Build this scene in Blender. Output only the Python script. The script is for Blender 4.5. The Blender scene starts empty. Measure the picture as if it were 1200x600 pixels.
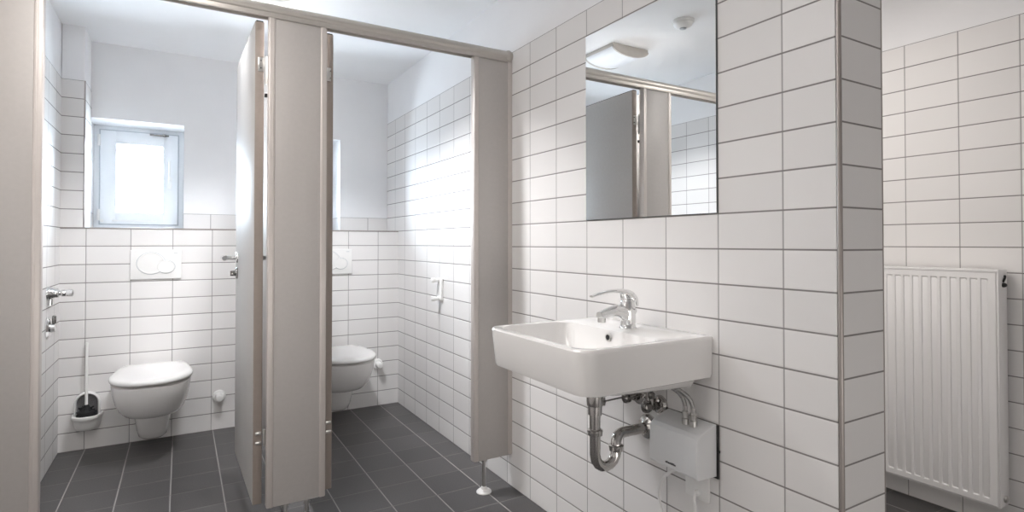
import bpy, bmesh, math, random
from mathutils import Vector, Matrix

# ------------------------------------------------------------------ camera, world, lights, exposure
SC = bpy.context.scene
COL = SC.collection
cam_d = bpy.data.cameras.new('camera')
cam = bpy.data.objects.new('camera', cam_d)
COL.objects.link(cam)
cam.location = (-1.3151, -0.8423, 1.1163)
cam.rotation_euler = (math.pi / 2 + 0.0136, 0, -0.5335)
cam_d.sensor_width = 36.0
cam_d.lens = 656.43 / 1200 * 36
cam_d.shift_y = -0.020
cam_d.clip_start = 0.02
SC.camera = cam
SC.view_settings.view_transform = 'Standard'
SC.view_settings.look = 'None'
SC.view_settings.gamma = 1.0
SC.view_settings.use_curve_mapping = False
SC.view_settings.exposure = 0.13
SC.cycles.use_denoising = True
SC.cycles.max_bounces = 12
SC.cycles.diffuse_bounces = 8
SC.cycles.glossy_bounces = 6

world = bpy.data.worlds.new('sky')
SC.world = world
world.use_nodes = True
bg = world.node_tree.nodes['Background']
bg.inputs['Color'].default_value = (0.80, 0.89, 1.0, 1)
bg.inputs['Strength'].default_value = 58.0

def area(name, loc, rot, sx, sy, power, color=(1, 1, 1), spread=180, portal=False):
    d = bpy.data.lights.new(name, 'AREA')
    d.shape = 'RECTANGLE'
    d.size, d.size_y = sx, sy
    d.energy = power
    d.color = color
    d.spread = math.radians(spread)
    o = bpy.data.objects.new(name, d)
    COL.objects.link(o)
    o.location = loc
    o.rotation_euler = rot
    if portal:
        d.cycles.is_portal = True
    return o

WARM = (1.0, 0.955, 0.915)
# light of the ceiling lamps (one over the cubicle fronts, one over the wash area, one in the room behind), with added fill lights
area('cubicle_lamp_light', (-1.006, 1.80, 2.222), (0, 0, 0), 0.24, 0.24, 19, (0.975, 0.98, 1.0), 130)
area('cubicle_right_fill_light', (-0.89, 1.80, 2.222), (0, 0, 0), 0.04, 0.24, 16, (0.975, 0.98, 1.0), 130)  # extra light added under the lamp to brighten the right stall
area('wash_area_lamp_light', (-1.50, 0.50, 2.225), (0, 0, 0), 0.35, 1.1, 12.5, WARM, 178)
area('left_fill_light', (-1.82, 0.5, 0.90), (0, -math.pi / 2, 0), 1.3, 1.0, 2.3, WARM, 180)  # added fill for the basin front; the left wall has no opening
area('entrance_fill_light', (-1.0, -2.6, 0.30), (math.pi / 2, 0, 0), 1.6, 0.5, 12.5, WARM, 180)  # added low fill from the entrance side, no doorway behind it
area('passage_fill_light', (0.45, -2.5, 0.35), (math.pi / 2, 0, 0), 1.2, 0.6, 2.5, WARM, 180)  # second added low fill, lifts the wall end and panel fronts
area('side_room_lamp_light', (0.55, 0.75, 2.225), (0, 0, 0), 0.28, 0.4, 9.5, WARM, 178)
area('side_room_fill_light', (0.22, 0.60, 1.3), (0, -math.pi / 2, 0), 1.0, 0.9, 2.6, WARM, 180)  # added fill facing the radiator, no wall lamp stands here
for wx in (-1.544, -0.583):
    area('window_portal', (wx, 3.56, 1.53), (math.pi / 2, 0, math.pi), 0.5, 0.66, 1, portal=True)

# ------------------------------------------------------------------ materials
def new_mat(name):
    m = bpy.data.materials.new(name)
    m.use_nodes = True
    return m, m.node_tree.nodes, m.node_tree.links, m.node_tree.nodes['Principled BSDF']

def simple(name, col, rough=0.5, metal=0.0, spec=0.5, noise=0.0, nscale=40, bump=0.0, coat=0.0, emit=None):
    m, N, L, p = new_mat(name)
    p.inputs['Base Color'].default_value = (*col, 1)
    p.inputs['Roughness'].default_value = rough
    p.inputs['Metallic'].default_value = metal
    p.inputs['Specular IOR Level'].default_value = spec
    p.inputs['Coat Weight'].default_value = coat
    p.inputs['Coat Roughness'].default_value = 0.08
    if noise or bump:
        tc = N.new('ShaderNodeTexCoord')
        nz = N.new('ShaderNodeTexNoise')
        nz.inputs['Scale'].default_value = nscale
        nz.inputs['Detail'].default_value = 4
        L.new(tc.outputs['Object'], nz.inputs['Vector'])
        if noise:
            mr = N.new('ShaderNodeMapRange')
            mr.inputs['From Min'].default_value = 0.3
            mr.inputs['From Max'].default_value = 0.7
            mr.inputs['To Min'].default_value = 1 - noise
            mr.inputs['To Max'].default_value = 1 + noise
            L.new(nz.outputs['Fac'], mr.inputs['Value'])
            mx = N.new('ShaderNodeVectorMath')
            mx.operation = 'SCALE'
            mx.inputs[0].default_value = col
            L.new(mr.outputs['Result'], mx.inputs['Scale'])
            L.new(mx.outputs['Vector'], p.inputs['Base Color'])
        if bump:
            b = N.new('ShaderNodeBump')
            b.inputs['Strength'].default_value = bump
            b.inputs['Distance'].default_value = 0.002
            L.new(nz.outputs['Fac'], b.inputs['Height'])
            L.new(b.outputs['Normal'], p.inputs['Normal'])
    if emit:
        p.inputs['Emission Color'].default_value = (*emit[0], 1)
        p.inputs['Emission Strength'].default_value = emit[1]
    return m

def tiles(name, au, u0, du, av, v0, dv, col, grout_u, grout_v, joint, rough, var=0.03, bump=0.35, wob=0.0, speck=0.0, spec=0.5):
    """tiles laid on a grid in the wall's own coordinates; joints at u0 + k*du and v0 + k*dv"""
    m, N, L, p = new_mat(name)
    tc = N.new('ShaderNodeTexCoord')
    sx = N.new('ShaderNodeSeparateXYZ')
    L.new(tc.outputs['Object'], sx.inputs[0])
    def math_(op, a, b=None):
        n = N.new('ShaderNodeMath')
        n.operation = op
        for i, v in enumerate((a, b)):
            if v is None:
                continue
            if isinstance(v, (int, float)):
                n.inputs[i].default_value = v
            else:
                L.new(v, n.inputs[i])
        return n.outputs[0]
    def axis(a, c0, dc):
        t = math_('DIVIDE', math_('SUBTRACT', sx.outputs[a], c0), dc)
        cell = math_('FLOOR', t)
        fr = math_('SUBTRACT', t, cell)
        dist = math_('MULTIPLY', math_('SUBTRACT', 0.5, math_('ABSOLUTE', math_('SUBTRACT', fr, 0.5))), dc)
        return cell, dist
    cu, du_ = axis(au, u0, du)
    cv, dv_ = axis(av, v0, dv)
    def ramp(d, a, b):
        n = N.new('ShaderNodeMapRange')
        n.interpolation_type = 'SMOOTHSTEP'
        n.inputs['From Min'].default_value = a
        n.inputs['From Max'].default_value = b
        L.new(d, n.inputs['Value'])
        return n.outputs['Result']
    hw = joint / 2
    mu, mv = ramp(du_, hw * 0.75, hw * 1.25), ramp(dv_, hw * 0.75, hw * 1.25)
    cmb = N.new('ShaderNodeCombineXYZ')
    L.new(cu, cmb.inputs[0]); L.new(cv, cmb.inputs[1])
    wn = N.new('ShaderNodeTexWhiteNoise')
    wn.noise_dimensions = '2D'
    L.new(cmb.outputs[0], wn.inputs['Vector'])
    vr = N.new('ShaderNodeMapRange')
    vr.inputs['To Min'].default_value = 1 - var
    vr.inputs['To Max'].default_value = 1 + var
    L.new(wn.outputs['Value'], vr.inputs['Value'])
    fac = vr.outputs['Result']
    nz = N.new('ShaderNodeTexNoise')
    nz.inputs['Scale'].default_value = 260 if speck else 9
    nz.inputs['Detail'].default_value = 3
    L.new(tc.outputs['Object'], nz.inputs['Vector'])
    if speck:
        sr = N.new('ShaderNodeMapRange')
        sr.inputs['From Min'].default_value = 0.25
        sr.inputs['From Max'].default_value = 0.75
        sr.inputs['To Min'].default_value = 1 - speck
        sr.inputs['To Max'].default_value = 1 + speck
        L.new(nz.outputs['Fac'], sr.inputs['Value'])
        fac = math_('MULTIPLY', fac, sr.outputs['Result'])
    sc = N.new('ShaderNodeVectorMath'); sc.operation = 'SCALE'
    sc.inputs[0].default_value = col
    L.new(fac, sc.inputs['Scale'])
    def mix(f, a, b):
        n = N.new('ShaderNodeMix'); n.data_type = 'RGBA'
        L.new(f, n.inputs['Factor'])
        if isinstance(a, tuple): n.inputs['A'].default_value = (*a, 1)
        else: L.new(a, n.inputs['A'])
        L.new(b, n.inputs['B'])
        return n.outputs['Result']
    c1 = mix(mu, grout_u, sc.outputs['Vector'])
    c2 = mix(mv, grout_v, c1)
    L.new(c2, p.inputs['Base Color'])
    msk = math_('MULTIPLY', mu, mv)
    rr = N.new('ShaderNodeMapRange')
    rr.inputs['To Min'].default_value = 0.85
    rr.inputs['To Max'].default_value = rough
    L.new(msk, rr.inputs['Value'])
    L.new(rr.outputs['Result'], p.inputs['Roughness'])
    p.inputs['Specular IOR Level'].default_value = spec
    hu, hv = ramp(du_, 0.0, joint * 1.6), ramp(dv_, 0.0, joint * 1.6)
    h = math_('MULTIPLY', hu, hv)
    if wob:
        h = math_('ADD', h, math_('MULTIPLY', nz.outputs['Fac'], wob))
    b = N.new('ShaderNodeBump')
    b.inputs['Strength'].default_value = bump
    b.inputs['Distance'].default_value = 0.0022
    L.new(h, b.inputs['Height'])
    L.new(b.outputs['Normal'], p.inputs['Normal'])
    return m

TC = (0.77, 0.755, 0.745)
GU = (0.40, 0.385, 0.38)
GV = (0.25, 0.235, 0.23)
BX, BD = -1.7603, 0.2020
M = {}
M['tile_y'] = tiles('white_wall_tile', 'Y', 0.0314, 0.1995, 'Z', 0, 0.1, TC, GU, GV, 0.0042, 0.36, wob=0.10, spec=0.15)
M['tile_x'] = tiles('white_wall_tile_rear', 'X', BX, BD, 'Z', 0, 0.1, TC, GU, GV, 0.0042, 0.36, wob=0.10, spec=0.15)
M['tile_end'] = tiles('white_wall_tile_end', 'X', -0.5, 0.95, 'Z', 0, 0.1, TC, GU, GV, 0.0042, 0.36, wob=0.10, spec=0.15)
M['tile_side'] = tiles('white_wall_tile_side_room', 'Y', 0.013, 0.2, 'Z', 0, 0.1, TC, GU, GV, 0.0042, 0.36, wob=0.10, spec=0.15)
M['tile_top'] = tiles('white_ledge_tile', 'X', BX, BD, 'Y', 2.958, 0.5, TC, GU, GV, 0.0034, 0.2)
M['floor_tile'] = tiles('dark_floor_tile', 'X', -0.1275, 0.2035, 'Y', 0.0767, 0.2, (0.094, 0.090, 0.090), (0.36, 0.345, 0.33), (0.22, 0.21, 0.20), 0.0050, 0.42, var=0.10, bump=0.25, speck=0.30, spec=0.35)
M['plaster'] = simple('white_plaster', (0.87, 0.87, 0.88), 0.85, noise=0.012, nscale=6, bump=0.05)
M['ceiling'] = simple('white_ceiling_paint', (0.88, 0.88, 0.885), 0.9, noise=0.01, nscale=5, bump=0.04)
M['panel'] = simple('grey_laminate', (0.45, 0.425, 0.405), 0.42, noise=0.02, nscale=70, bump=0.02)
M['door'] = simple('grey_door_laminate', (0.45, 0.435, 0.42), 0.48, spec=0.16, noise=0.02, nscale=70, bump=0.02)
M['edge'] = simple('taupe_door_edge', (0.30, 0.255, 0.225), 0.45, noise=0.03, nscale=60)
M['alu'] = simple('pale_anodised_profile', (0.60, 0.555, 0.525), 0.38, metal=0.35, noise=0.015, nscale=30)
M['rail'] = simple('satin_aluminium', (0.50, 0.47, 0.435), 0.36, metal=0.6, noise=0.02, nscale=25)
M['steel'] = simple('brushed_steel', (0.66, 0.65, 0.63), 0.28, metal=1.0, noise=0.02, nscale=80)
M['chrome'] = simple('chrome', (0.80, 0.80, 0.80), 0.06, metal=1.0, noise=0.01, nscale=20)
M['pipe_chrome'] = simple('worn_chrome', (0.62, 0.60, 0.58), 0.13, metal=1.0, noise=0.05, nscale=30)
M['dark_chrome'] = simple('dark_chrome', (0.30, 0.29, 0.28), 0.16, metal=1.0, noise=0.1, nscale=40)
M['ceramic'] = simple('white_ceramic', (0.84, 0.825, 0.81), 0.10, coat=0.3, noise=0.006, nscale=4)
M['lid'] = simple('white_seat_plastic', (0.85, 0.84, 0.83), 0.16, noise=0.006, nscale=6)
M['plastic'] = simple('white_plastic', (0.82, 0.815, 0.80), 0.30, noise=0.008, nscale=20)
M['heater'] = simple('pale_grey_plastic', (0.74, 0.745, 0.75), 0.33, noise=0.01, nscale=15)
M['black'] = simple('black_plastic', (0.014, 0.014, 0.015), 0.5, noise=0.1, nscale=60)
M['bristle'] = simple('black_bristles', (0.010, 0.010, 0.011), 0.8, noise=0.3, nscale=200, bump=0.6)
M['mesh'] = simple('grey_liner', (0.20, 0.20, 0.205), 0.6, noise=0.35, nscale=420, bump=0.3)
M['radiator'] = simple('white_radiator_enamel', (0.80, 0.79, 0.785), 0.28, noise=0.006, nscale=9)
M['upvc'] = simple('white_window_frame', (0.83, 0.85, 0.87), 0.25, noise=0.005, nscale=9)
M['gasket'] = simple('grey_gasket', (0.50, 0.53, 0.56), 0.5, noise=0.05, nscale=50)
M['silver'] = simple('mirror_silvering', (0.79, 0.80, 0.80), 0.0, metal=1.0, noise=0.002, nscale=3)
M['mirror_edge'] = simple('mirror_edge', (0.10, 0.11, 0.11), 0.3, noise=0.05, nscale=50)
M['trim'] = simple('grey_corner_profile', (0.36, 0.325, 0.305), 0.35, metal=0.5, noise=0.03, nscale=30)
M['diffuser'] = simple('opal_diffuser', (0.82, 0.84, 0.87), 0.3, noise=0.005, nscale=10, emit=((0.9, 0.95, 1.0), 0.03))
M['lamp_cap'] = simple('lamp_end_cap', (0.55, 0.52, 0.48), 0.5, noise=0.02, nscale=30)
M['hose'] = simple('braided_hose', (0.36, 0.355, 0.35), 0.3, metal=0.8, noise=0.3, nscale=500, bump=0.4)
M['label'] = simple('dark_print', (0.05, 0.05, 0.055), 0.5, noise=0.05, nscale=80)

def glass_mat():
    m, N, L, p = new_mat('window_glass')
    tr = N.new('ShaderNodeBsdfTransparent')
    tr.inputs['Color'].default_value = (0.93, 0.96, 0.97, 1)
    gl = N.new('ShaderNodeBsdfGlossy')
    gl.inputs['Roughness'].default_value = 0.03
    fr = N.new('ShaderNodeFresnel')
    fr.inputs['IOR'].default_value = 1.45
    mx = N.new('ShaderNodeMixShader')
    L.new(fr.outputs[0], mx.inputs[0]); L.new(tr.outputs[0], mx.inputs[1]); L.new(gl.outputs[0], mx.inputs[2])
    L.new(mx.outputs[0], N['Material Output'].inputs['Surface'])
    return m
M['glass'] = glass_mat()

# ------------------------------------------------------------------ mesh helpers
class B:
    """collects shapes into one mesh"""
    def __init__(s):
        s.bm = bmesh.new()
    def _merge(s, other, mi):
        for f in other.faces:
            f.material_index = mi
        me = bpy.data.meshes.new('tmp')
        other.to_mesh(me)
        other.free()
        s.bm.from_mesh(me)
        bpy.data.meshes.remove(me)
        return s
    def box(s, lo, hi, bev=0.0, seg=2, mi=0):
        b = bmesh.new()
        bmesh.ops.create_cube(b, size=1)
        for v in b.verts:
            for i in range(3):
                v.co[i] = (lo[i] + hi[i]) / 2 + v.co[i] * (hi[i] - lo[i])
        if bev:
            bmesh.ops.bevel(b, geom=b.edges[:], offset=bev, segments=seg, affect='EDGES', profile=0.5)
        return s._merge(b, mi)
    def rings(s, rings, close_u=True, cap0=True, cap1=True, mi=0):
        b = bmesh.new()
        vs = [[b.verts.new(p) for p in r] for r in rings]
        n = len(rings[0])
        for a, c in zip(vs, vs[1:]):
            for i in range(n if close_u else n - 1):
                j = (i + 1) % n
                b.faces.new((a[i], a[j], c[j], c[i]))
        if cap0: b.faces.new(vs[0][::-1])
        if cap1: b.faces.new(vs[-1])
        bmesh.ops.recalc_face_normals(b, faces=b.faces[:])
        return s._merge(b, mi)
    def tube(s, path, r, n=16, smooth=0, mi=0, cap=True):
        P = [Vector(p) for p in path]
        R = list(r) if isinstance(r, (list, tuple)) else [r] * len(P)
        R = [(x, x) if not isinstance(x, tuple) else x for x in R]
        if smooth and len(P) > 2:
            Q, RR = [], []
            for i in range(len(P) - 1):
                p0, p1, p2, p3 = P[max(i - 1, 0)], P[i], P[i + 1], P[min(i + 2, len(P) - 1)]
                for k in range(smooth):
                    t = k / smooth
                    Q.append(0.5 * ((2 * p1) + (p2 - p0) * t + (2 * p0 - 5 * p1 + 4 * p2 - p3) * t * t + (3 * p1 - p0 - 3 * p2 + p3) * t ** 3))
                    RR.append(tuple(R[i][q] * (1 - t) + R[i + 1][q] * t for q in (0, 1)))
            Q.append(P[-1]); RR.append(R[-1])
            P, R = Q, RR
        t0 = (P[1] - P[0]).normalized()
        ref = Vector((0, 1, 0)) if abs(t0.y) < 0.9 else Vector((1, 0, 0))
        u = t0.cross(ref).normalized()
        out = []
        for i, p in enumerate(P):
            t = (P[min(i + 1, len(P) - 1)] - P[max(i - 1, 0)]).normalized()
            u = (u - t * u.dot(t)).normalized()
            w = t.cross(u)
            out.append([p + u * math.cos(a) * R[i][0] + w * math.sin(a) * R[i][1] for a in (2 * math.pi * k / n for k in range(n))])
        return s.rings(out, cap0=cap, cap1=cap, mi=mi)
    def lathe(s, prof, o=(0, 0, 0), axis='Z', n=28, mi=0):
        """prof: (radius, height along axis)"""
        o = Vector(o)
        sg = -1 if axis.startswith('-') else 1
        ax = axis[-1]
        def P(r, h, a):
            c, d = r * math.cos(a), r * math.sin(a)
            h *= sg
            return o + {'Z': Vector((c, d, h)), 'X': Vector((h, c, d)), 'Y': Vector((c, h, d))}[ax]
        rg = [[P(max(r, 1e-4), h, 2 * math.pi * k / n) for k in range(n)] for r, h in prof]
        return s.rings(rg, mi=mi)
    def link(s, name, mat, parent=None, loc=(0, 0, 0), ang=32):
        """loc: where the mesh's own origin stands; vertices are given in the world and moved there"""
        me = bpy.data.meshes.new(name)
        l = Vector(loc)
        for v in s.bm.verts:
            v.co -= l
        s.bm.to_mesh(me)
        s.bm.free()
        for m in (mat if isinstance(mat, (list, tuple)) else [mat]):
            me.materials.append(M[m])
        me.shade_smooth()
        me.set_sharp_from_angle(angle=math.radians(ang))
        o = bpy.data.objects.new(name, me)
        COL.objects.link(o)
        if parent is not None:
            o.parent = parent
        else:
            o.location = l
        return o

class Thing:
    """an Empty at the base of a thing; parts are given in world coordinates"""
    def __init__(s, name, label, cat, loc, group=None):
        s.o = bpy.data.objects.new(name, None)
        s.o.empty_display_size = 0.05
        COL.objects.link(s.o)
        s.o.location = loc
        s.loc = loc
        s.o['label'] = label
        s.o['category'] = cat
        if group:
            s.o['group'] = group
    def part(s, name, b, mat, label=None, ang=32):
        c = b.link(name, mat, s.o, s.loc, ang)
        if label:
            c['label'] = label
        return c
    def sub(s, parent, name, b, mat, label=None, ang=32):
        c = b.link(name, mat, parent, s.loc, ang)
        if label:
            c['label'] = label
        return c

def dup(root, loc, label, group=None):
    r = root.copy()
    COL.objects.link(r)
    r.location = loc
    r['label'] = label
    if group:
        r['group'] = group
    for ch in list(root.children):
        c = ch.copy()
        COL.objects.link(c)
        c.parent = r
        for g in list(ch.children):
            d = g.copy()
            COL.objects.link(d)
            d.parent = c
    return r

def struct(name, b, mats, ang=30):
    o = b.link(name, mats, None, (0, 0, 0), ang)
    o['kind'] = 'structure'
    return o

# ------------------------------------------------------------------ the setting
ZC = 2.295          # ceiling
XL, XR = -1.872, 1.465
YE = -0.113         # free end of the wash-basin wall
YB, YU, YW = 2.958, 3.208, 3.56   # toilet wall below the ledge, above it, outside
YK = -2.7           # wall behind the photographer

struct('floor', B().box((XL - 0.2, YK - 0.2, -0.15), (XR + 0.2, YW, 0.0)), 'floor_tile')
struct('ceiling', B().box((XL - 0.2, YK - 0.2, ZC), (XR + 0.2, YW, ZC + 0.15)), 'ceiling')

def two_tone_x(b, x0, x1, y0, y1, face):
    """wall with tiles to 2.0 m and plaster above; face +1/-1: the plaster is set back on that x side"""
    b.box((x0, y0, 0), (x1, y1, 2.0), mi=0)
    if face > 0: b.box((x0, y0, 2.0), (x1 - 0.003, y1, ZC), mi=1)
    else: b.box((x0 + 0.003, y0, 2.0), (x1, y1, ZC), mi=1)
    return b

# wash-basin wall: long face, tiled end
b = B()
b.box((0, YE + 0.01, 0), (0.18, YU, 2.0), mi=0)
b.box((0.002, YE, 0), (0.188, YE + 0.012, 2.0), mi=2)
b.box((0.178, YE + 0.01, 0), (0.19, YU, 2.0), mi=0)
b.box((0.003, YE + 0.003, 2.0), (0.187, YU, ZC), mi=1)
struct('wall_basin', b, ['tile_y', 'plaster', 'tile_end'])
b = B()
b.tube([(0.0045, YE + 0.0045, 0), (0.0045, YE + 0.0045, 2.0)], 0.0062, 14)
struct('trim_1', b, 'trim')
b = B()
b.tube([(0.186, YE + 0.0045, 0), (0.186, YE + 0.0045, 2.0)], 0.0055, 14)
struct('trim_2', b, 'trim')

struct('wall_left', two_tone_x(B(), XL - 0.2, XL, YK, YW, 1), ['tile_y', 'plaster'])
struct('wall_right', two_tone_x(B(), XR, XR + 0.2, YK, YW, -1), ['tile_side', 'plaster'])
b = B()
b.box((XL, YK - 0.2, 0), (XR, YK, 2.0), mi=0)
b.box((XL, YK - 0.2, 2.0), (XR, YK - 0.003, ZC), mi=1)
struct('wall_entrance', b, ['tile_x', 'plaster'])
b = B()
b.box((0.19, 2.2, 0), (XR, 2.4, 2.0), mi=0)
b.box((0.19, 2.203, 2.0), (XR, 2.4, ZC), mi=1)
struct('wall_side_room', b, ['tile_x', 'plaster'])

# toilet wall: thick installation wall with a ledge, wall above it with two window openings
b = B()
b.box((XL, YB, 0), (0, YU, 1.194), mi=0)
b.box((XL, YB - 0.001, 1.194), (0, YU, 1.2), mi=1)
struct('wall_installation', b, ['tile_x', 'tile_top'])
W1 = (-1.785, -1.303)
W2 = (-0.826, -0.344)
ZW0, ZW1 = 1.203, 1.851
b = B()
spans = [(XL - 0.1, W1[0]), (W1[1], W2[0]), (W2[1], 0.1)]
for x0, x1 in spans:
    b.box((x0, YU, 1.2), (x1, YW, 1.3), mi=0)
    b.box((x0, YU + 0.004, 1.3), (x1, YW, ZW1), mi=1)
b.box((XL - 0.1, YU + 0.004, ZW1), (0.1, YW, ZC + 0.05), mi=1)
b.box((XL - 0.1, YU, 0), (0.1, YW, 1.2), mi=1)
struct('wall_window', b, ['tile_x', 'plaster'])
# tiled pipe boxing in the left corner above the ledge
b = B()
b.box((XL, YB, 1.2), (-1.770, YU, 2.0), 0.0, mi=0)
b.box((XL, YB + 0.003, 2.0), (-1.773, YU, ZC), mi=1)
struct('wall_pipe_boxing', b, ['tile_x', 'plaster'])
b = B()
b.tube([(-1.7715, YB + 0.002, 1.2), (-1.7715, YB + 0.002, 2.0)], 0.004, 12)
struct('trim_3', b, 'trim')
b = B()
b.box((XL, YB - 0.003, 1.196), (0, YB + 0.004, 1.2025), 0.001)
struct('trim_4', b, 'trim')

def window(name, w):
    x0, x1 = w
    root = bpy.data.objects.new(name, None)
    COL.objects.link(root)
    loc = (x0, 3.46, ZW0)
    root.location = loc
    root['kind'] = 'structure'
    fr = B()
    f = 0.05
    y0, y1 = 3.455, 3.53
    fr.box((x0, y0, ZW0), (x0 + f, y1, ZW1), 0.004); fr.box((x1 - f, y0, ZW0), (x1, y1, ZW1), 0.004)
    fr.box((x0 + f - .004, y0, ZW0), (x1 - f + .004, y1, ZW0 + f), 0.004); fr.box((x0 + f - .004, y0, ZW1 - f), (x1 - f + .004, y1, ZW1), 0.004)
    fo = fr.link('frame', 'upvc', root, loc)
    sx0, sx1, sz0, sz1 = x0 + 0.034, x1 - 0.034, ZW0 + 0.034, ZW1 - 0.030
    gx0, gx1, gz0, gz1 = x0 + 0.117, x1 - 0.117, 1.312, 1.741
    sa = B()
    ya, yb = 3.437, 3.50
    sa.box((sx0, ya, sz0), (gx0, yb, sz1), 0.005); sa.box((gx1, ya, sz0), (sx1, yb, sz1), 0.005)
    sa.box((gx0 - .004, ya, sz0), (gx1 + .004, yb, gz0), 0.005); sa.box((gx0 - .004, ya, gz1), (gx1 + .004, yb, sz1), 0.005)
    so = sa.link('sash', 'upvc', root, loc)
    g = B()
    t = 0.006
    for lo, hi in (((sx0 - t, 3.448, sz0), (sx0, 3.456, sz1)), ((sx0 - t, 3.448, sz0 - t), (sx1 + t, 3.456, sz0)), ((sx0 - t, 3.448, sz1), (sx1 + t, 3.456, sz1 + t)), ((sx1, 3.448, sz0), (sx1 + t, 3.456, sz1))):
        g.box(lo, hi)
    g.link('gasket', 'gasket', root, loc)
    B().box((gx0 - .002, 3.466, gz0 - .002), (gx1 + .002, 3.472, gz1 + .002)).link('pane', 'glass', so, loc)
    h = B()
    hx = x1 - 0.080
    h.box((hx - .014, 3.424, 1.47), (hx + .014, 3.438, 1.545), 0.004)
    h.tube([(hx, 3.437, 1.51), (hx, 3.405, 1.512), (hx, 3.40, 1.53), (hx, 3.40, 1.645)], [0.009, 0.009, (0.010, 0.008), (0.008, 0.006)], 12, 5)
    h.link('handle', 'plastic', so, loc)
    s = B()
    s.box((x1 - 0.19, 3.424, ZW1 - 0.043), (x1 - 0.085, 3.438, ZW1 - 0.033), 0.002)
    s.box((x1 - 0.12, 3.418, ZW1 - 0.046), (x1 - 0.100, 3.437, ZW1 - 0.030), 0.003)
    s.link('stay_arm', 'dark_chrome', so, loc)
    for hz in (sz0 + 0.02, sz1 - 0.10):
        hb = B()
        hb.tube([(sx0 - 0.006, 3.436, hz), (sx0 - 0.006, 3.436, hz + 0.07)], 0.008, 12)
        hb.link('hinge', 'plastic', root, loc)
    bb = B()
    bb.box((gx0 - 0.02, 3.431, sz0 + 0.016), (gx1 - 0.03, 3.438, sz0 + 0.024), 0.002)
    bb.tube([(sx0 + 0.012, 3.425, sz0 + 0.018), (sx0 + 0.012, 3.44, sz0 + 0.018)], 0.010, 12)
    bb.link('sash_fitting', 'plastic', so, loc)
    return root
window('window_1', W1)
window('window_2', W2)

# ------------------------------------------------------------------ wash basin
def rrect(x0, x1, y0, y1, r_front, r_back, z, n=8):
    """plan outline, x0 is the free front edge, x1 the wall side"""
    pts = []
    for cx, cy, r, a0 in ((x0 + r_front, y0 + r_front, r_front, math.pi), (x1 - r_back, y0 + r_back, r_back, 1.5 * math.pi), (x1 - r_back, y1 - r_back, r_back, 0), (x0 + r_front, y1 - r_front, r_front, 0.5 * math.pi)):
        for k in range(n + 1):
            a = a0 + 0.5 * math.pi * k / n
            pts.append((cx + r * math.cos(a), cy + r * math.sin(a), z))
    return pts
SY = 0.500
basin = Thing('wash_basin', 'white rectangular ceramic wash basin hung on the tiled wall under the mirror', 'sink', (-0.22, SY, 0.85))
b = B()
hw = 0.250
rg = []
def sloped(pts):
    return [(x, y, z + max(0.0, -x - 0.03) / 0.35 * 0.017) for x, y, z in pts]
# underside tray, then outside wall up to the rim, then the hollow
rg.append(sloped(rrect(-0.30, -0.03, SY - 0.14, SY + 0.14, 0.05, 0.02, 0.692)))
rg.append(sloped(rrect(-0.350, -0.025, SY - 0.188, SY + 0.188, 0.05, 0.02, 0.694)))
rg.append(sloped(rrect(-0.366, -0.02, SY - 0.200, SY + 0.200, 0.05, 0.02, 0.700)))
rg.append(rrect(-0.385, -0.012, SY - 0.212, SY + 0.212, 0.05, 0.02, 0.7285))
rg.append(rrect(-0.444, -0.004, SY - hw + 0.012, SY + hw - 0.012, 0.045, 0.010, 0.7285))
rg.append(rrect(-0.457, -0.001, SY - hw + 0.005, SY + hw - 0.005, 0.050, 0.008, 0.732))
rg.append(rrect(-0.461, 0.0, SY - hw + 0.003, SY + hw - 0.003, 0.053, 0.006, 0.741))
rg.append(rrect(-0.472, 0.0, SY - hw, SY + hw, 0.056, 0.006, 0.838))
rg.append(rrect(-0.4725, 0.0, SY - hw, SY + hw, 0.056, 0.006, 0.845))
rg.append(rrect(-0.469, -0.001, SY - hw + 0.003, SY + hw - 0.003, 0.053, 0.005, 0.8495))
rg.append(rrect(-0.464, -0.003, SY - hw + 0.007, SY + hw - 0.007, 0.050, 0.004, 0.850))
rg.append(rrect(-0.450, -0.165, SY - hw + 0.020, SY + hw - 0.020, 0.055, 0.045, 0.8500))
rg.append(rrect(-0.446, -0.170, SY - hw + 0.024, SY + hw - 0.024, 0.052, 0.05, 0.8465))
rg.append(rrect(-0.434, -0.182, SY - hw + 0.038, SY + hw - 0.038, 0.055, 0.05, 0.795))
rg.append(rrect(-0.405, -0.200, SY - hw + 0.070, SY + hw - 0.070, 0.06, 0.05, 0.748))
rg.append(rrect(-0.330, -0.225, SY - 0.08, SY + 0.08, 0.04, 0.04, 0.738))
rg.append(rrect(-0.262, -0.222, SY - 0.02, SY + 0.02, 0.018, 0.018, 0.735))
b.rings(rg)
basin.part('basin_body', b, 'ceramic', ang=40)
b = B()
b.lathe([(0.010, 0), (0.013, 0.002), (0.013, 0.004), (0.009, 0.005), (0.008, 0.0035)], (-0.1765, SY - 0.002, 0.826), '-X', 20)
ov = basin.part('overflow_ring', b, 'steel', 'chrome overflow ring')
b = B()
b.lathe([(0.0085, 0), (0.0085, 0.001)], (-0.1805, SY - 0.002, 0.826), '-X', 18)
basin.sub(ov, 'overflow_hole', b, 'black')
b = B()
b.lathe([(0.031, 0), (0.031, 0.003), (0.026, 0.005), (0.02, 0.0055), (0.001, 0.0075)], (-0.242, SY, 0.734), 'Z', 24)
basin.part('drain_plug', b, 'chrome', 'chrome pop-up plug')

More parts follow.
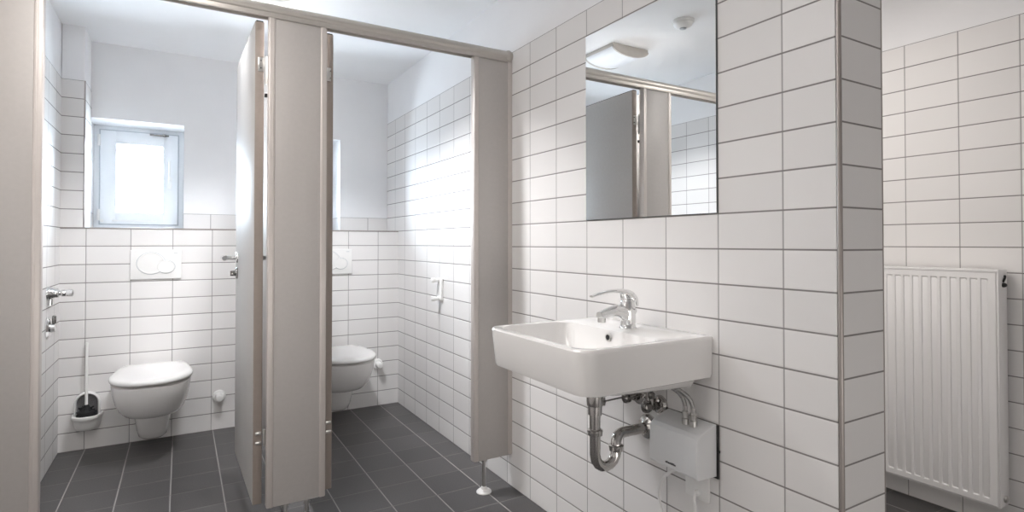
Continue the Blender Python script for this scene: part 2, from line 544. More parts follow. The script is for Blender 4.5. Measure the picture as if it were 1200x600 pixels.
# faucet
FX, FY, FZ = -0.112, 0.484, 0.850
fau = Thing('faucet', 'chrome single-lever mixer tap standing on the rear deck of the wash basin', 'tap', (FX, FY, FZ))
def F(x, z, y=0):
    return (FX + x, FY + y, FZ + z)
b = B()
b.lathe([(0.026, -0.002), (0.027, 0.003), (0.024, 0.006), (0.0235, 0.014), (0.0232, 0.05), (0.0235, 0.07), (0.0225, 0.085), (0.017, 0.096), (0.001, 0.10)], F(0, 0), 'Z', 30)
b.tube([F(0.002, 0.036), F(-0.02, 0.052), F(-0.045, 0.058), F(-0.075, 0.055), F(-0.112, 0.046)], [(0.024, 0.021), (0.022, 0.020), (0.019, 0.018), (0.0155, 0.0165), (0.0130, 0.0150)], 22, 6)
body = fau.part('body', b, 'chrome', ang=50)
b = B()
b.lathe([(0.0125, 0), (0.0125, 0.012), (0.0105, 0.015), (0.009, 0.0155)], F(-0.104, 0.041), '-Z', 20)
fau.sub(body, 'aerator', b, 'steel')
b = B()
b.tube([F(0.022, 0.070), F(0.018, 0.092), F(0.002, 0.108), F(-0.03, 0.117), F(-0.07, 0.119), F(-0.11, 0.114), F(-0.143, 0.106)],
       [(0.013, 0.021), (0.015, 0.0225), (0.0125, 0.0215), (0.0075, 0.018), (0.0052, 0.0145), (0.0042, 0.012), (0.0032, 0.010)], 18, 6)
b.tube([F(-0.01, 0.088), F(-0.016, 0.100), F(-0.018, 0.112)], [(0.012, 0.013), (0.010, 0.012), (0.008, 0.012)], 14, 3)
fau.part('lever', b, 'chrome', ang=50)
b = B()
b.tube([F(0.030, -0.004), F(0.030, 0.050)], 0.003, 10)
b.lathe([(0.003, 0), (0.0055, 0.003), (0.0065, 0.010), (0.004, 0.015)], F(0.030, 0.046), 'Z', 16)
fau.part('plug_rod', b, 'chrome')

# siphon
DX, DY = -0.236, SY - 0.008
sip = Thing('drain_trap', 'chrome u-bend drain trap running from under the wash basin into the wall', 'drain pipe', (DX, DY, 0.44))
b = B()
b.lathe([(0.022, 0.699), (0.022, 0.668), (0.025, 0.666), (0.0255, 0.640), (0.0245, 0.628), (0.021, 0.626), (0.021, 0.60)], (DX, DY, 0), 'Z', 28)
sip.part('drain_outlet', b, 'pipe_chrome')
R = 0.0415
pth = [(DX, DY, 0.63), (DX, DY, 0.545), (DX, DY, 0.48)]
for k in range(1, 8):
    a = math.pi * k / 8
    pth.append((DX + R - R * math.cos(a), DY, 0.478 - R * math.sin(a)))
pth += [(DX + 2 * R, DY, 0.48), (DX + 2 * R, DY, 0.492)]
r2 = 0.03
for k in range(1, 6):
    a = 0.5 * math.pi * k / 5
    pth.append((DX + 2 * R + r2 - r2 * math.cos(a), DY + 0.012 * k / 5, 0.492 + r2 * math.sin(a)))
pth.append((-0.004, DY + 0.014, 0.520))
b = B()
b.tube(pth, 0.0162, 22)
sip.part('trap_pipe', b, 'pipe_chrome', ang=60)
for zz, xx in ((0.548, DX), (0.487, DX + 2 * R)):
    b = B()
    b.lathe([(0.017, -0.012), (0.0215, -0.010), (0.022, 0.0), (0.0235, 0.001), (0.0235, 0.006), (0.019, 0.008)], (xx, DY, zz), 'Z', 26)
    sip.part('coupling_nut', b, 'pipe_chrome')
b = B()
b.lathe([(0.041, 0.0), (0.041, 0.006), (0.035, 0.015), (0.025, 0.019), (0.018, 0.024), (0.017, 0.024)], (-0.0005, DY + 0.014, 0.520), '-X', 30)
sip.part('wall_rosette', b, 'pipe_chrome')
b = B()
b.tube([(DX + 0.018, DY, 0.634), (DX + 0.036, DY, 0.634)], 0.008, 14)
b.tube([(DX + 0.036, DY, 0.634), (-0.060, DY + 0.002, 0.636)], 0.0026, 10)
b.tube([(DX + 0.034, DY, 0.622), (DX + 0.034, DY, 0.646)], 0.005, 12)
b.tube([(-0.10, DY, 0.635), (-0.080, DY, 0.637), (-0.06, DY, 0.636)], [0.006, 0.009, 0.006], 12, 3)
b.tube([(-0.082, DY - 0.001, 0.685), (-0.082, DY - 0.001, 0.626)], 0.0028, 10)
sip.part('plug_linkage', b, 'dark_chrome', 'dark pop-up rod linkage')

# angle valves
def angle_valve(y, z, label):
    t = Thing('angle_valve', label, 'valve', (0, y, z), 'chrome angle valves below the basin')
    b = B()
    b.lathe([(0.031, 0), (0.031, 0.004), (0.026, 0.012), (0.014, 0.016)], (0, y, z), '-X', 26)
    t.part('rosette', b, 'pipe_chrome')
    b = B()
    b.tube([(-0.01, y, z), (-0.052, y, z)], 0.0095, 16)
    b.lathe([(0.0135, 0.018), (0.0135, 0.034)], (0, y, z), '-X', 6)
    b.tube([(-0.04, y, z), (-0.04, y, z + 0.03)], 0.0075, 14)
    b.lathe([(0.010, 0.026), (0.011, 0.030), (0.011, 0.042), (0.008, 0.045)], (-0.04, y, z), 'Z', 6)
    t.part('valve_body', b, 'dark_chrome')
    b = B()
    b.tube([(-0.04, y, z + 0.044), (-0.042, y, z + 0.060), (-0.05, y - 0.002, z + 0.076)], 0.005, 12, 4)
    t.part('outlet_pipe', b, 'dark_chrome')
    b = B()
    b.lathe([(0.010, 0.05), (0.0155, 0.053), (0.0165, 0.062), (0.0155, 0.071), (0.010, 0.074)], (0, y, z), '-X', 10)
    t.part('handwheel', b, 'dark_chrome')
    return t
angle_valve(0.455, 0.603, 'chrome angle valve on the wall right above the small water heater')
angle_valve(0.545, 0.612, 'chrome angle valve on the wall directly above the drain trap rosette')

# water heater
h0, h1 = 0.236, 0.418
wh = Thing('water_heater', 'small pale grey instantaneous water heater on the wall below the basin', 'water heater', (0, 0.327, 0.453))
b = B()
prof = [(-0.006, 0.455), (-0.078, 0.457), (-0.084, 0.460), (-0.0865, 0.466), (-0.086, 0.560), (-0.083, 0.571), (-0.073, 0.580), (-0.045, 0.591), (-0.012, 0.601), (-0.006, 0.602)]
rgs = []
for y, s in ((h0, 0.975), (h0 + 0.003, 1.0), (h1 - 0.003, 1.0), (h1, 0.975)):
    rgs.append([(x * s if x < -0.01 else x, y, 0.527 + (z - 0.527) * (0.985 if s < 1 else 1)) for x, z in prof])
b.rings(rgs)
hs = wh.part('housing', b, 'heater', ang=20)
b = B()
b.box((-0.0062, h0 - 0.005, 0.449), (0.0, h1 - 0.004, 0.600), 0.001)
b.tube([(-0.004, h0 - 0.003, 0.527), (-0.004, h0 - 0.009, 0.527)], 0.004, 10)
wh.part('back_plate', b, 'black', 'black back plate')
b = B()
yy = 0.352
random.seed(4)
for wd in (0.004, 0.0035, 0.006, 0.0042, 0.005, 0.0038, 0.0045):
    hgt = random.choice((0.0045, 0.006, 0.005))
    b.box((-0.0872, yy - wd, 0.4735), (-0.086, yy, 0.4735 + hgt))
    yy -= wd + 0.0013
wh.sub(hs, 'printed_mark', b, 'label', 'small dark lettering')
b = B()
b.lathe([(0.011, 0.0), (0.011, 0.016), (0.0085, 0.018), (0.0085, 0.03)], (-0.045, 0.313, 0.590), 'Z', 18)
wh.part('inlet_stub', b, 'steel')
b = B()
b.lathe([(0.011, 0.0), (0.011, 0.016), (0.0085, 0.018), (0.0085, 0.03)], (-0.045, 0.284, 0.590), 'Z', 18)
wh.part('outlet_stub', b, 'steel')
def hose(y, label, dx):
    t = Thing('supply_hose', label, 'hose', (-0.045, y, 0.615), 'braided hoses above the water heater')
    b = B()
    b.tube([(-0.045, y, 0.612), (-0.046, y + 0.001, 0.645), (-0.054, y + 0.010, 0.672), (-0.07, y + 0.03, 0.691), (-0.09 + dx, y + 0.06, 0.700)], 0.0062, 14, 6)
    t.part('tube', b, 'hose', ang=60)
    b = B()
    b.lathe([(0.0095, 0), (0.0095, 0.014), (0.007, 0.016), (0.007, 0.03)], (-0.045, y, 0.612), 'Z', 6)
    t.part('union_nut', b, 'steel')
hose(0.313, 'left of the two grey hoses rising from the water heater, nearer the drain trap', 0)
hose(0.284, 'right of the two grey hoses rising from the water heater, farther from the drain trap', 0.004)

# cover plate and cable
t = Thing('connection_box', 'white square cable outlet plate on the tiles below the water heater', 'wall plate', (0, 0.305, 0.41))
b = B()
b.box((-0.010, 0.262, 0.368), (0, 0.347, 0.452), 0.002)
pl = t.part('cover_plate', b, 'plastic')
b = B()
b.lathe([(0.009, 0), (0.009, 0.008), (0.007, 0.012)], (-0.009, 0.300, 0.387), '-X', 16)
t.sub(pl, 'cable_gland', b, 'plastic')
t = Thing('power_cable', 'white power cable looping down from the water heater to the outlet plate', 'cable', (-0.02, 0.36, 0.25))
b = B()
b.tube([(-0.05, 0.335, 0.456), (-0.05, 0.352, 0.443), (-0.045, 0.392, 0.412), (-0.035, 0.425, 0.365), (-0.03, 0.432, 0.315), (-0.028, 0.41, 0.262), (-0.026, 0.37, 0.235), (-0.024, 0.325, 0.25), (-0.024, 0.302, 0.30), (-0.026, 0.296, 0.345), (-0.028, 0.298, 0.372), (-0.020, 0.300, 0.387)], 0.0048, 12, 7)
t.part('cable', b, 'plastic', ang=60)

# mirror
t = Thing('mirror', 'frameless upright rectangular mirror set flush in the tiles above the wash basin', 'mirror', (0, 0.53, 1.2))
b = B()
b.box((-0.0035, 0.2305, 1.2015), (0.0, 0.8285, 1.8945))
t.part('backing', b, 'mirror_edge')
b = B()
b.box((-0.0060, 0.2320, 1.2030), (-0.0030, 0.8270, 1.8930))
t.part('glass', b, 'silver')

# ------------------------------------------------------------------ cubicle fronts
YF = 1.385
TH = 0.030
ZP0, ZP1 = 0.147, 1.958
t = Thing('head_rail', 'long satin aluminium tube rail across the top of the cubicle fronts', 'rail', (-0.93, 1.40, 1.98))
b = B()
n = 26
ring = []
for k in range(n):
    a = 2 * math.pi * k / n
    ring.append((0.026 * math.cos(a), 0.024 * math.sin(a)))
b.rings([[(x, 1.400 + p[0], 1.982 + p[1]) for p in ring] for x in (XL, -0.0)])
t.part('tube', b, 'rail', ang=50)
b = B()
for y0 in (1.3795, 1.4165):
    b.box((XL, y0, 1.950), (-0.028, y0 + 0.004, 1.972), 0.001)
b.box((XL, 1.383, 1.9605), (-0.028, 1.417, 1.965))
t.part('channel', b, 'rail')
b = B()
b.box((-0.034, 1.3725, 1.951), (0, 1.4275, 2.0075), 0.016, 4)
t.part('wall_socket', b, 'rail')

def foot(t, x, y=1.40):
    b = B()
    b.tube([(x, y, 0.008), (x, y, 0.150)], 0.0085, 16)
    b.lathe([(0.013, 0.136), (0.013, 0.147)], (x, y, 0), 'Z', 16)
    f = t.part('foot', b, 'steel')
    b = B()
    b.lathe([(0.034, 0.0), (0.034, 0.004), (0.028, 0.010), (0.013, 0.014), (0.012, 0.024), (0.009, 0.026)], (x, y, 0), 'Z', 26)
    t.sub(f, 'foot_disc', b, 'plastic', 'white round foot disc')

def panel(name_label, x0, x1, left_edge, right_edge, feet):
    t = Thing('partition_panel', name_label, 'partition', ((x0 + x1) / 2, YF + TH / 2, 0), 'cubicle front panels')
    b = B()
    b.box((x0 + (0.012 if left_edge else 0), YF, ZP0), (x1 - (0.012 if right_edge else 0), YF + TH, ZP1), 0.0012)
    t.part('board', b, 'panel')
    for on, xe, s in ((left_edge, x0, 1), (right_edge, x1, -1)):
        if on:
            w = 0.024
            xa, xb = (xe, xe + w) if s > 0 else (xe - w, xe)
            b = B()
            b.box((xa, YF - 0.003, ZP0 - 0.001), (xb, YF + TH + 0.003, ZP1), 0.0045, 3)
            xm = (xa + xb) / 2
            b.box((xm - 0.0015 + s * 0.004, YF - 0.0042, ZP0), (xm + 0.0015 + s * 0.004, YF, ZP1 - 0.001), 0.0006)
            t.part('edge_profile', b, 'alu', 'pale aluminium edge profile')
        else:
            xa, xb = (xe, xe + 0.022) if s > 0 else (xe - 0.022, xe)
            b = B()
            b.box((xa, YF - 0.004, ZP0 + 0.004), (xb, YF + TH + 0.004, ZP1), 0.002)
            t.part('wall_profile', b, 'alu')
    for x in feet:
        foot(t, x)
    return t
panel('narrow grey cubicle front panel at the left tiled wall', XL, -1.687, False, True, (-1.78,))
panel('grey cubicle front panel between the two stall doors', -1.0420, -0.8325, True, True, (-0.973, -0.897))
panel('narrow grey cubicle front panel against the basin wall, beside the wash basin', -0.196, 0.0, True, False, (-0.137,))
# divider between the stalls, behind the middle panel
t = Thing('stall_divider', 'grey dividing board between the two toilet stalls behind the middle front panel', 'partition', (-0.938, 2.2, 0))
b = B()
b.box((-0.953, YF + TH + 0.005, ZP0), (-0.923, YB - 0.001, ZP1), 0.0015)
t.part('board', b, 'panel')
b = B()
b.box((-0.957, YB - 0.024, ZP0), (-0.919, YB, ZP1), 0.002)
t.part('wall_profile', b, 'alu')

def stall_door(x0, label, rot, side):
    """door leaf standing open into the stall, hinge edge at y = 1.433"""
    y0, y1 = 1.433, 2.063
    w = 0.032
    t = Thing('stall_door', label, 'door', (x0 + w, y0, 0), 'stall doors standing open')
    b = B()
    b.box((x0, y0 + 0.002, ZP0 + 0.004), (x0 + w, y1 - 0.002, 1.945), 0.0015)
    t.part('leaf', b, 'door')
    for nm, ya, yb in (('hinge_edge', y0, y0 + 0.006), ('lock_edge', y1 - 0.006, y1)):
        b = B()
        b.box((x0 + 0.0008, ya, ZP0 + 0.003), (x0 + w - 0.0008, yb, 1.9455), 0.001)
        b.box((x0 + 0.008, ya - 0.0005 if nm == 'hinge_edge' else yb - 0.0005, 1.915), (x0 + w - 0.008, ya + 0.001 if nm == 'hinge_edge' else yb + 0.0005, 1.945), 0.0)
        t.part(nm, b, 'edge', 'taupe leaf edge')
    b = B()
    b.box((x0 + 0.004, y0 - 0.001, 1.9445), (x0 + w - 0.004, y1, 1.949), 0.001)
    t.part('top_cap', b, 'black', 'dark cap on the top edge')
    for z in (1.785, 0.395):
        b = B()
        big = z > 1
        if big:
            b.box((x0 + (0.010 if side > 0 else 0.0), y0 - 0.003, z - 0.026), (x0 + (w if side > 0 else w - 0.010), y0 + 0.001, z + 0.026), 0.001)
        else:
            for dz in (-0.02, 0.016):
                b.box((x0 + 0.008, y0 - 0.004, z + dz - 0.006), (x0 + w - 0.004, y0 + 0.001, z + dz + 0.006), 0.0015)
        hg = t.part('hinge', b, 'steel')
        xh = x0 + w + 0.006 if side > 0 else x0 - 0.006
        b = B()
        b.tube([(xh, y0 - 0.009, z - 0.075 if big else z - 0.03), (xh, y0 - 0.009, z + 0.03)], 0.0055, 14)
        t.sub(hg, 'barrel', b, 'steel')
        if big:
            b = B()
            for dz in (-0.014, 0.014):
                b.tube([(x0 + 0.020, y0 - 0.0045, z + dz), (x0 + 0.020, y0 - 0.002, z + dz)], 0.003, 10)
            t.sub(hg, 'screw', b, 'dark_chrome')
            b = B()
            b.box((xh - 0.006, y0 - 0.015, z - 0.123), (xh + 0.006, y0 - 0.003, z - 0.109), 0.002)
            t.sub(hg, 'stop_block', b, 'black')
    yh = y1 - 0.075
    for s, xf in ((-1, x0), (1, x0 + w)):
        b = B()
        ax = '-X' if s < 0 else 'X'
        b.lathe([(0.026, 0), (0.026, 0.004), (0.023, 0.008), (0.010, 0.009)], (xf, yh, 1.051), ax, 26)
        b.tube([(xf + s * 0.004, yh, 1.051), (xf + s * 0.045, yh, 1.051), (xf + s * 0.060, yh - 0.012, 1.051), (xf + s * 0.062, yh - 0.05, 1.051), (xf + s * 0.062, yh - 0.118, 1.051)], [0.0095, 0.0095, 0.011, 0.011, 0.010], 16, 5)
        t.part('lever_handle', b, 'chrome', ang=60)
        b = B()
        b.lathe([(0.026, 0), (0.026, 0.004), (0.023, 0.008), (0.010, 0.009), (0.010, 0.018), (0.001, 0.019)], (xf, yh, 0.980), ax, 26)
        b.box((min(xf, xf + s * 0.03), yh - 0.004, 0.968), (max(xf, xf + s * 0.03), yh + 0.004, 0.992), 0.002)
        t.part('thumb_turn', b, 'dark_chrome')
    t.o.rotation_euler = (0, 0, rot)
    return t
stall_door(-1.083, 'grey door of the left stall standing open, lever handle visible on its bluish face', math.radians(1.1), 1)
stall_door(-0.8295, 'grey door of the right stall, only its hinge edge showing beside the middle panel', math.radians(1.5), -1)

# ------------------------------------------------------------------ toilets
def dshape(X, w, L, bw, z, d0=0.0, n=26, p=2.25):
    """D outline seen from above; wall at YB, front towards -y"""
    pts = []
    a = min(L - d0, w * 1.25)
    dm = L - a
    pts.append((X + bw, YB - d0, z))
    pts.append((X + bw + (w - bw) * 0.6, YB - (d0 + (dm - d0) * 0.4), z))
    for k in range(n + 1):
        th = math.pi * k / n
        c, s = math.cos(th), math.sin(th)
        pts.append((X + w * math.copysign(abs(c) ** (2 / p), c), YB - (dm + a * abs(s) ** (2 / p)), z))
    pts.append((X - bw - (w - bw) * 0.6, YB - (d0 + (dm - d0) * 0.4), z))
    pts.append((X - bw, YB - d0, z))
    return pts
def toilet(X, label):
    t = Thing('toilet', label, 'toilet', (X, YB, 0.06), 'wall hung toilets')
    b = B()
    lv = [(0.088, 0.30, 0.08, 0.215), (0.108, 0.355, 0.105, 0.213), (0.128, 0.405, 0.125, 0.228), (0.148, 0.45, 0.145, 0.258), (0.162, 0.488, 0.155, 0.30), (0.171, 0.514, 0.165, 0.345), (0.176, 0.527, 0.17, 0.385), (0.177, 0.530, 0.17, 0.403), (0.172, 0.524, 0.165, 0.407)]
    b.rings([dshape(X, w, L, bw, z) for w, L, bw, z in lv])
    bowl = t.part('bowl', b, 'ceramic', ang=50)
    b = B()
    lv = [(0.030, 0.17, 0.03, 0.060), (0.052, 0.205, 0.05, 0.063), (0.066, 0.235, 0.065, 0.078), (0.074, 0.262, 0.074, 0.115), (0.080, 0.285, 0.080, 0.17), (0.088, 0.31, 0.086, 0.225)]
    b.rings([dshape(X, w, L, bw, z) for w, L, bw, z in lv])
    t.part('outlet_shroud', b, 'ceramic', ang=50)
    b = B()
    b.rings([dshape(X, w, L, bw, z, 0.07) for w, L, bw, z in ((0.128, 0.452, 0.10, 0.407), (0.130, 0.455, 0.10, 0.409), (0.130, 0.455, 0.10, 0.417), (0.126, 0.450, 0.10, 0.4185))])
    t.part('seat', b, 'lid', ang=50)
    b = B()
    b.rings([dshape(X, w, L, bw, z, d) for w, L, bw, z, d in ((0.178, 0.530, 0.135, 0.418, 0.055), (0.184, 0.538, 0.14, 0.4205, 0.050), (0.186, 0.541, 0.142, 0.427, 0.048), (0.185, 0.540, 0.141, 0.435, 0.049), (0.180, 0.534, 0.136, 0.441, 0.054), (0.168, 0.52, 0.126, 0.4448, 0.066), (0.14, 0.48, 0.10, 0.4475, 0.10), (0.08, 0.40, 0.06, 0.449, 0.18))])
    t.part('lid', b, 'lid', ang=60)
    for s in (-1, 1):
        b = B()
        b.tube([(X + s * 0.055, YB - 0.042, 0.420), (X + s * 0.105, YB - 0.042, 0.420)], 0.012, 16)
        b.lathe([(0.012, 0.404), (0.012, 0.420)], (X + s * 0.08, YB - 0.042, 0), 'Z', 16)
        t.part('lid_hinge', b, 'steel')
        b = B()
        b.lathe([(0.011, 0), (0.010, 0.006), (0.004, 0.009)], (X + s * 0.145, YB - 0.10, 0.285), 'X' if s > 0 else '-X', 16)
        t.part('bolt_cap', b, 'plastic')
    return t
TX1, TX2 = -1.441, -0.452
toilet(TX1, 'white wall-hung toilet with closed lid in the left stall below the window')
toilet(TX2, 'white wall-hung toilet in the right stall, half hidden behind the middle panel')

def flush_plate(X, label):
    t = Thing('flush_plate', label, 'flush plate', (X, YB, 0.995), 'dual flush plates')
    b = B()
    b.box((X - 0.124, YB - 0.011, 0.911), (X + 0.124, YB + 0.001, 1.078), 0.004, 3)
    f = t.part('plate', b, 'plastic')
    def oval(cx, cz, rx, rz, y0, y1, rim):
        b = B()
        n = 40
        rr = [(1.0, y0), (1.0, y1 + 0.001), (0.975, y1), (0.93, y1), (0.90, y1 + 0.0012), (0.5, y1 + 0.0006)]
        b.rings([[(cx + rx * k * math.cos(2 * math.pi * i / n), YB - 0.011 - (-y), cz + rz * k * math.sin(2 * math.pi * i / n)) for i in range(n)] for k, y in rr])
        return b
    o1 = oval(X - 0.025, 1.001, 0.068, 0.061, 0.001, -0.0040, 0)
    t.part('large_button', o1, 'plastic', 'large oval flush button')
    o2 = oval(X + 0.048, 0.981, 0.043, 0.036, 0.001, -0.0062, 0)
    t.part('small_button', o2, 'plastic', 'small oval flush button')
    b = B()
    n = 48
    for cx, cz, rx, rz, yo in ((X - 0.025, 1.001, 0.0695, 0.0625, 0.0114), (X + 0.048, 0.981, 0.0445, 0.0375, 0.0134)):
        b.rings([[(cx + (rx + k) * math.cos(2 * math.pi * i / n), YB - yo, cz + (rz + k) * math.sin(2 * math.pi * i / n)) for i in range(n)] for k in (0.0012, -0.0014)], cap0=False, cap1=False)
    t.part('button_gap', b, 'gasket')
    b = B()
    b.box((X + 0.085, YB - 0.0115, 1.058), (X + 0.105, YB - 0.0105, 1.061))
    t.sub(f, 'embossed_mark', b, 'gasket')
flush_plate(-1.4365, 'white dual flush plate above the toilet in the left stall')
flush_plate(-0.4485, 'white dual flush plate above the toilet in the right stall')

# brush holder and brush
BXc, BZ = -1.745, 0.112
t = Thing('toilet_brush_holder', 'white wall-mounted toilet brush holder with arched back in the left stall', 'brush holder', (BXc, YB, BZ))
def half(w, d, z, n=20, d0=0.0, p=2.3):
    pts = [(BXc + w, YB - d0, BZ + z)]
    for k in range(n + 1):
        th = math.pi * k / n
        c, s = math.cos(th), math.sin(th)
        pts.append((BXc + w * math.copysign(abs(c) ** (2 / p), c), YB - d0 - 0.012 - (d - 0.012) * abs(s) ** (2 / p), BZ + z))
    pts.append((BXc - w, YB - d0, BZ + z))
    return pts
b = B()
b.rings([half(w, d, z) for w, d, z in ((0.030, 0.045, 0.0), (0.046, 0.066, 0.004), (0.055, 0.080, 0.020), (0.060, 0.092, 0.045), (0.063, 0.098, 0.062), (0.067, 0.104, 0.066), (0.069, 0.107, 0.074), (0.068, 0.106, 0.083), (0.063, 0.100, 0.086), (0.056, 0.090, 0.083), (0.050, 0.082, 0.05), (0.03, 0.05, 0.03))])
t.part('bowl', b, 'plastic', ang=50)
b = B()
arch = [(BXc - 0.052, 0.08)] + [(BXc - 0.052 * math.cos(math.pi * k / 14), 0.145 + 0.052 * math.sin(math.pi * k / 14)) for k in range(15)] + [(BXc + 0.052, 0.08)]
b.tube([(x, YB - 0.020, BZ + z) for x, z in arch], [(0.0065, 0.020)] * len(arch), 12)
t.part('arched_frame', b, 'plastic', ang=60)
b = B()
inner = [(BXc - 0.05, 0.07)] + [(BXc - 0.05 * math.cos(math.pi * k / 14), 0.145 + 0.05 * math.sin(math.pi * k / 14)) for k in range(15)] + [(BXc + 0.05, 0.07)]
b.rings([[(x, y, BZ + z) for x, z in inner] for y in (YB, YB - 0.008)])
t.part('liner', b, 'mesh', 'dark grey ribbed liner')
t = Thing('toilet_brush', 'toilet brush with long white handle and black bristles in the arched holder', 'toilet brush', (BXc, YB - 0.052, BZ + 0.05))
b = B()
b.tube([(BXc - 0.001, YB - 0.050, BZ + 0.10), (BXc - 0.003, YB - 0.035, BZ + 0.28), (BXc - 0.004, YB - 0.022, BZ + 0.462)], [0.0075, 0.007, 0.006], 14, 4)
b.lathe([(0.0075, 0), (0.0085, 0.006), (0.006, 0.012)], (BXc - 0.004, YB - 0.022, BZ + 0.456), 'Z', 14)
t.part('handle', b, 'plastic')
b = B()
random.seed(2)
b.lathe([(0.02, 0.045), (0.040, 0.052), (0.043, 0.08), (0.040, 0.105), (0.018, 0.122), (0.010, 0.14)], (BXc, YB - 0.052, BZ), 'Z', 24)
for k in range(90):
    a = random.uniform(0, 2 * math.pi)
    z = random.uniform(0.06, 0.118)
    r = 0.046 if z < 0.1 else 0.036
    b.tube([(BXc + 0.008 * math.cos(a), YB - 0.052 + 0.008 * math.sin(a), BZ + z), (BXc + r * math.cos(a) * 0.99, YB - 0.052 + min(r, 0.044) * math.sin(a) * 0.9, BZ + z + 0.012)], [0.003, 0.0012], 5)
t.part('bristles', b, 'bristle', 'black bristles')

# wall buffers
def buffer(x, z, label):
    t = Thing('wall_buffer', label, 'door stop', (x, YB, z), 'round white wall buffers')
    b = B()
    b.lathe([(0.036, 0), (0.036, 0.007), (0.032, 0.014), (0.020, 0.017)], (x, YB, z), '-Y', 26)
    t.part('flange', b, 'plastic')
    b = B()
    b.lathe([(0.021, 0.012), (0.020, 0.060), (0.018, 0.066), (0.012, 0.068)], (x, YB, z), '-Y', 24)
    t.part('stub', b, 'plastic')
buffer(-1.113, 0.200, 'round white wall buffer low on the tiles beside the left stall door')
buffer(-0.147, 0.285, 'round white wall buffer beside the right stall toilet near the corner')

# paper holder
t = Thing('toilet_paper_holder', 'empty white bracket for toilet paper on the tiled side wall of the right stall', 'paper holder', (0, 2.205, 0.845))
b = B()
b.box((-0.014, 2.168, 0.780), (0.0, 2.240, 0.912), 0.006, 3)
t.part('back_plate', b, 'plastic')
for z in (0.900, 0.793):
    b = B()
    b.box((-0.050, 2.190, z - 0.010), (-0.006, 2.220, z + 0.010), 0.005, 3)
    b.lathe([(0.012, -0.013), (0.014, -0.009), (0.014, 0.009), (0.012, 0.013)], (-0.050, 2.205, z), 'Z', 18)
    t.part('arm', b, 'plastic')

# concealed valves on the left wall
t = Thing('stop_valve', 'chrome stop valve with cylindrical knob on the left tiled wall of the left stall', 'valve', (XL, 2.64, 0.868))
b = B()
b.lathe([(0.034, 0), (0.034, 0.004), (0.028, 0.018), (0.022, 0.030), (0.0215, 0.045), (0.012, 0.048), (0.011, 0.056)], (XL, 2.64, 0.872), 'X', 28)
t.part('rosette', b, 'chrome')
b = B()
b.lathe([(0.013, 0.052), (0.0165, 0.056), (0.0165, 0.070), (0.0150, 0.073), (0.0175, 0.078), (0.0175, 0.098), (0.012, 0.102)], (XL, 2.64, 0.872), 'X', 12)
t.part('knob', b, 'chrome')
b = B()
b.tube([(XL + 0.014, 2.64, 0.845), (XL + 0.012, 2.64, 0.815)], 0.011, 14)
t.part('skirt', b, 'chrome')
t = Thing('valve_rosette', 'flat oval chrome valve cover on the left tiled wall below the knob valve', 'valve', (XL, 2.64, 0.705))
b = B()
b.lathe([(0.055, 0), (0.055, 0.005), (0.046, 0.014), (0.022, 0.017), (0.021, 0.032), (0.015, 0.035)], (XL, 2.64, 0.705), 'X', 30)
t.part('rosette', b, 'chrome')
b = B()
b.box((XL + 0.020, 2.632, 0.725), (XL + 0.036, 2.648, 0.765), 0.005, 3)
t.part('lock_lug', b, 'dark_chrome')

# ------------------------------------------------------------------ radiator
t = Thing('radiator', 'tall white panel radiator with vertical flutes on the tiled wall beyond the passage', 'radiator', (1.41, 0.46, 0.106))
ry0, ry1, rz0, rz1 = 0.060, 0.862, 0.106, 1.010
xf, xb = 1.365, 1.445
pitch = 0.0337
cy = [0.099 + pitch * k for k in range(23)]
cy = [c for c in cy if c < ry1 - 0.03]
ys = [ry0, ry0 + 0.004]
tag = [0, 0]
for c in cy:
    for off, dp in ((-0.0125, 0), (-0.0075, 1), (0.0065, 1), (0.0115, 0)):
        ys.append(c + off); tag.append(dp)
ys += [ry1 - 0.004, ry1]
tag += [0, 0]
zs = [(rz0, -1), (rz0 + 0.008, 0), (rz0 + 0.028, 0), (rz0 + 0.040, 1), (rz1 - 0.040, 1), (rz1 - 0.030, 0), (rz1 - 0.014, 0), (rz1 - 0.008, 0)]
bm_r = []
for z, on in zs:
    row = []
    for i, y in enumerate(ys):
        dx = 0.0105 if (on == 1 and tag[i]) else 0.0
        if i in (0, len(ys) - 1) or on == -1:
            dx = 0.006
        row.append((xf + dx, y, z))
    bm_r.append(row)
b = B()
b.rings(bm_r, close_u=False, cap0=False, cap1=False)
t.part('front_panel', b, 'radiator', ang=15)
b = B()
b.box((xf + 0.004, ry0 + 0.001, rz0), (xf + 0.018, ry1 - 0.001, rz1 - 0.006), 0.001)
b.box((xb - 0.014, ry0 + 0.006, rz0 + 0.01), (xb, ry1 - 0.006, rz1 - 0.014), 0.002)
t.part('water_channels', b, 'radiator')
b = B()
b.box((xf + 0.001, ry0 - 0.004, rz1 - 0.006), (xb + 0.001, ry1 + 0.004, rz1 + 0.004), 0.002)
for k in range(30):
    y = ry0 + 0.02 + k * 0.0262
    b.box((xf + 0.018, y, rz1 + 0.0035), (xb - 0.016, y + 0.014, rz1 + 0.0048))
t.part('top_grille', b, 'radiator')
for y in (ry0 - 0.005, ry1 + 0.001):
    b = B()
    b.box((xf + 0.001, y, rz0 + 0.004), (xb + 0.001, y + 0.004, rz1 + 0.002), 0.0012)
    t.part('side_cover', b, 'radiator')
b = B()
b.lathe([(0.009, 0), (0.009, 0.006), (0.006, 0.012), (0.004, 0.014)], (1.407, ry0 - 0.004, 0.955), '-Y', 14)
b.tube([(1.407, ry0 - 0.005, 0.966), (1.412, ry0 - 0.010, 0.982), (1.420, ry0 - 0.008, 0.99)], 0.004, 10, 3)
t.part('air_vent', b, 'black', 'black air vent plug')
b = B()
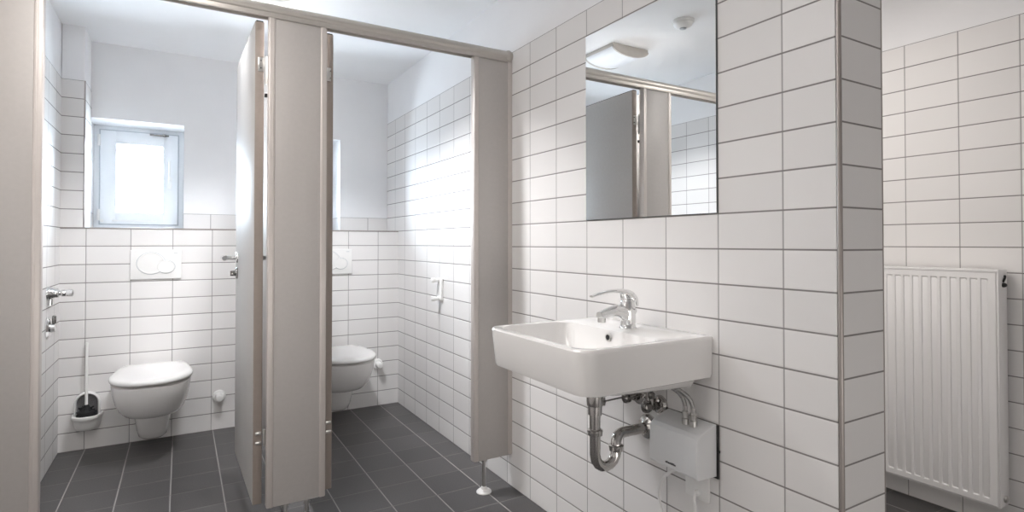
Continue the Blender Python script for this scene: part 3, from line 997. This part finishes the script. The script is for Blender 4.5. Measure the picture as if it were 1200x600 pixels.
b.lathe([(0.014, 0), (0.014, 0.006), (0.010, 0.009)], (1.407, ry0 - 0.004, 0.137), '-Y', 18)
t.part('blind_plug', b, 'steel')
for y in (0.22, 0.70):
    b = B()
    b.box((xb - 0.002, y, 0.2), (XR, y + 0.03, 0.9), 0.001)
    t.part('bracket', b, 'radiator')

# ------------------------------------------------------------------ ceiling fittings
def lamp(x, y0, y1, label):
    t = Thing('ceiling_lamp', label, 'lamp', (x, (y0 + y1) / 2, ZC), 'ceiling lamps')
    w = 0.14
    b = B()
    b.box((x - w, y0 + 0.004, ZC - 0.022), (x + w, y1 - 0.004, ZC), 0.002)
    t.part('base_tray', b, 'lamp_cap')
    n = 14
    def arc(wd, y, drop):
        p = [(x + wd * math.cos(math.pi * k / n), y, ZC - 0.018 - drop * math.sin(math.pi * k / n)) for k in range(n + 1)]
        return p
    b = B()
    b.rings([arc(w - 0.001, y0 + 0.010, 0.044), arc(w - 0.001, y1 - 0.010, 0.044)])
    t.part('diffuser', b, 'diffuser', ang=30)
    for ya, yb in ((y0, y0 + 0.012), (y1 - 0.012, y1)):
        b = B()
        b.rings([arc(w + 0.001, ya, 0.047), arc(w + 0.001, yb, 0.047)])
        t.part('end_cap', b, 'lamp_cap')
    return t
lamp(-1.006, 1.665, 1.935, 'flat white ceiling lamp with curved diffuser seen in the mirror above the stalls')
t = Thing('smoke_detector', 'round white smoke detector on the ceiling seen in the mirror', 'smoke detector', (-0.98, 1.24, ZC))
b = B()
b.lathe([(0.058, 0), (0.058, 0.010), (0.055, 0.013), (0.050, 0.014)], (-0.98, 1.24, ZC), '-Z', 32)
t.part('base_ring', b, 'plastic')
b = B()
b.lathe([(0.050, 0.010), (0.050, 0.018), (0.047, 0.026), (0.036, 0.036), (0.018, 0.040), (0.016, 0.039)], (-0.98, 1.24, ZC), '-Z', 32)
hd = t.part('sensor_head', b, 'plastic')
b = B()
b.lathe([(0.018, 0.038), (0.017, 0.044), (0.008, 0.047)], (-0.98, 1.24, ZC), '-Z', 22)
t.sub(hd, 'sensor_lens', b, 'gasket')
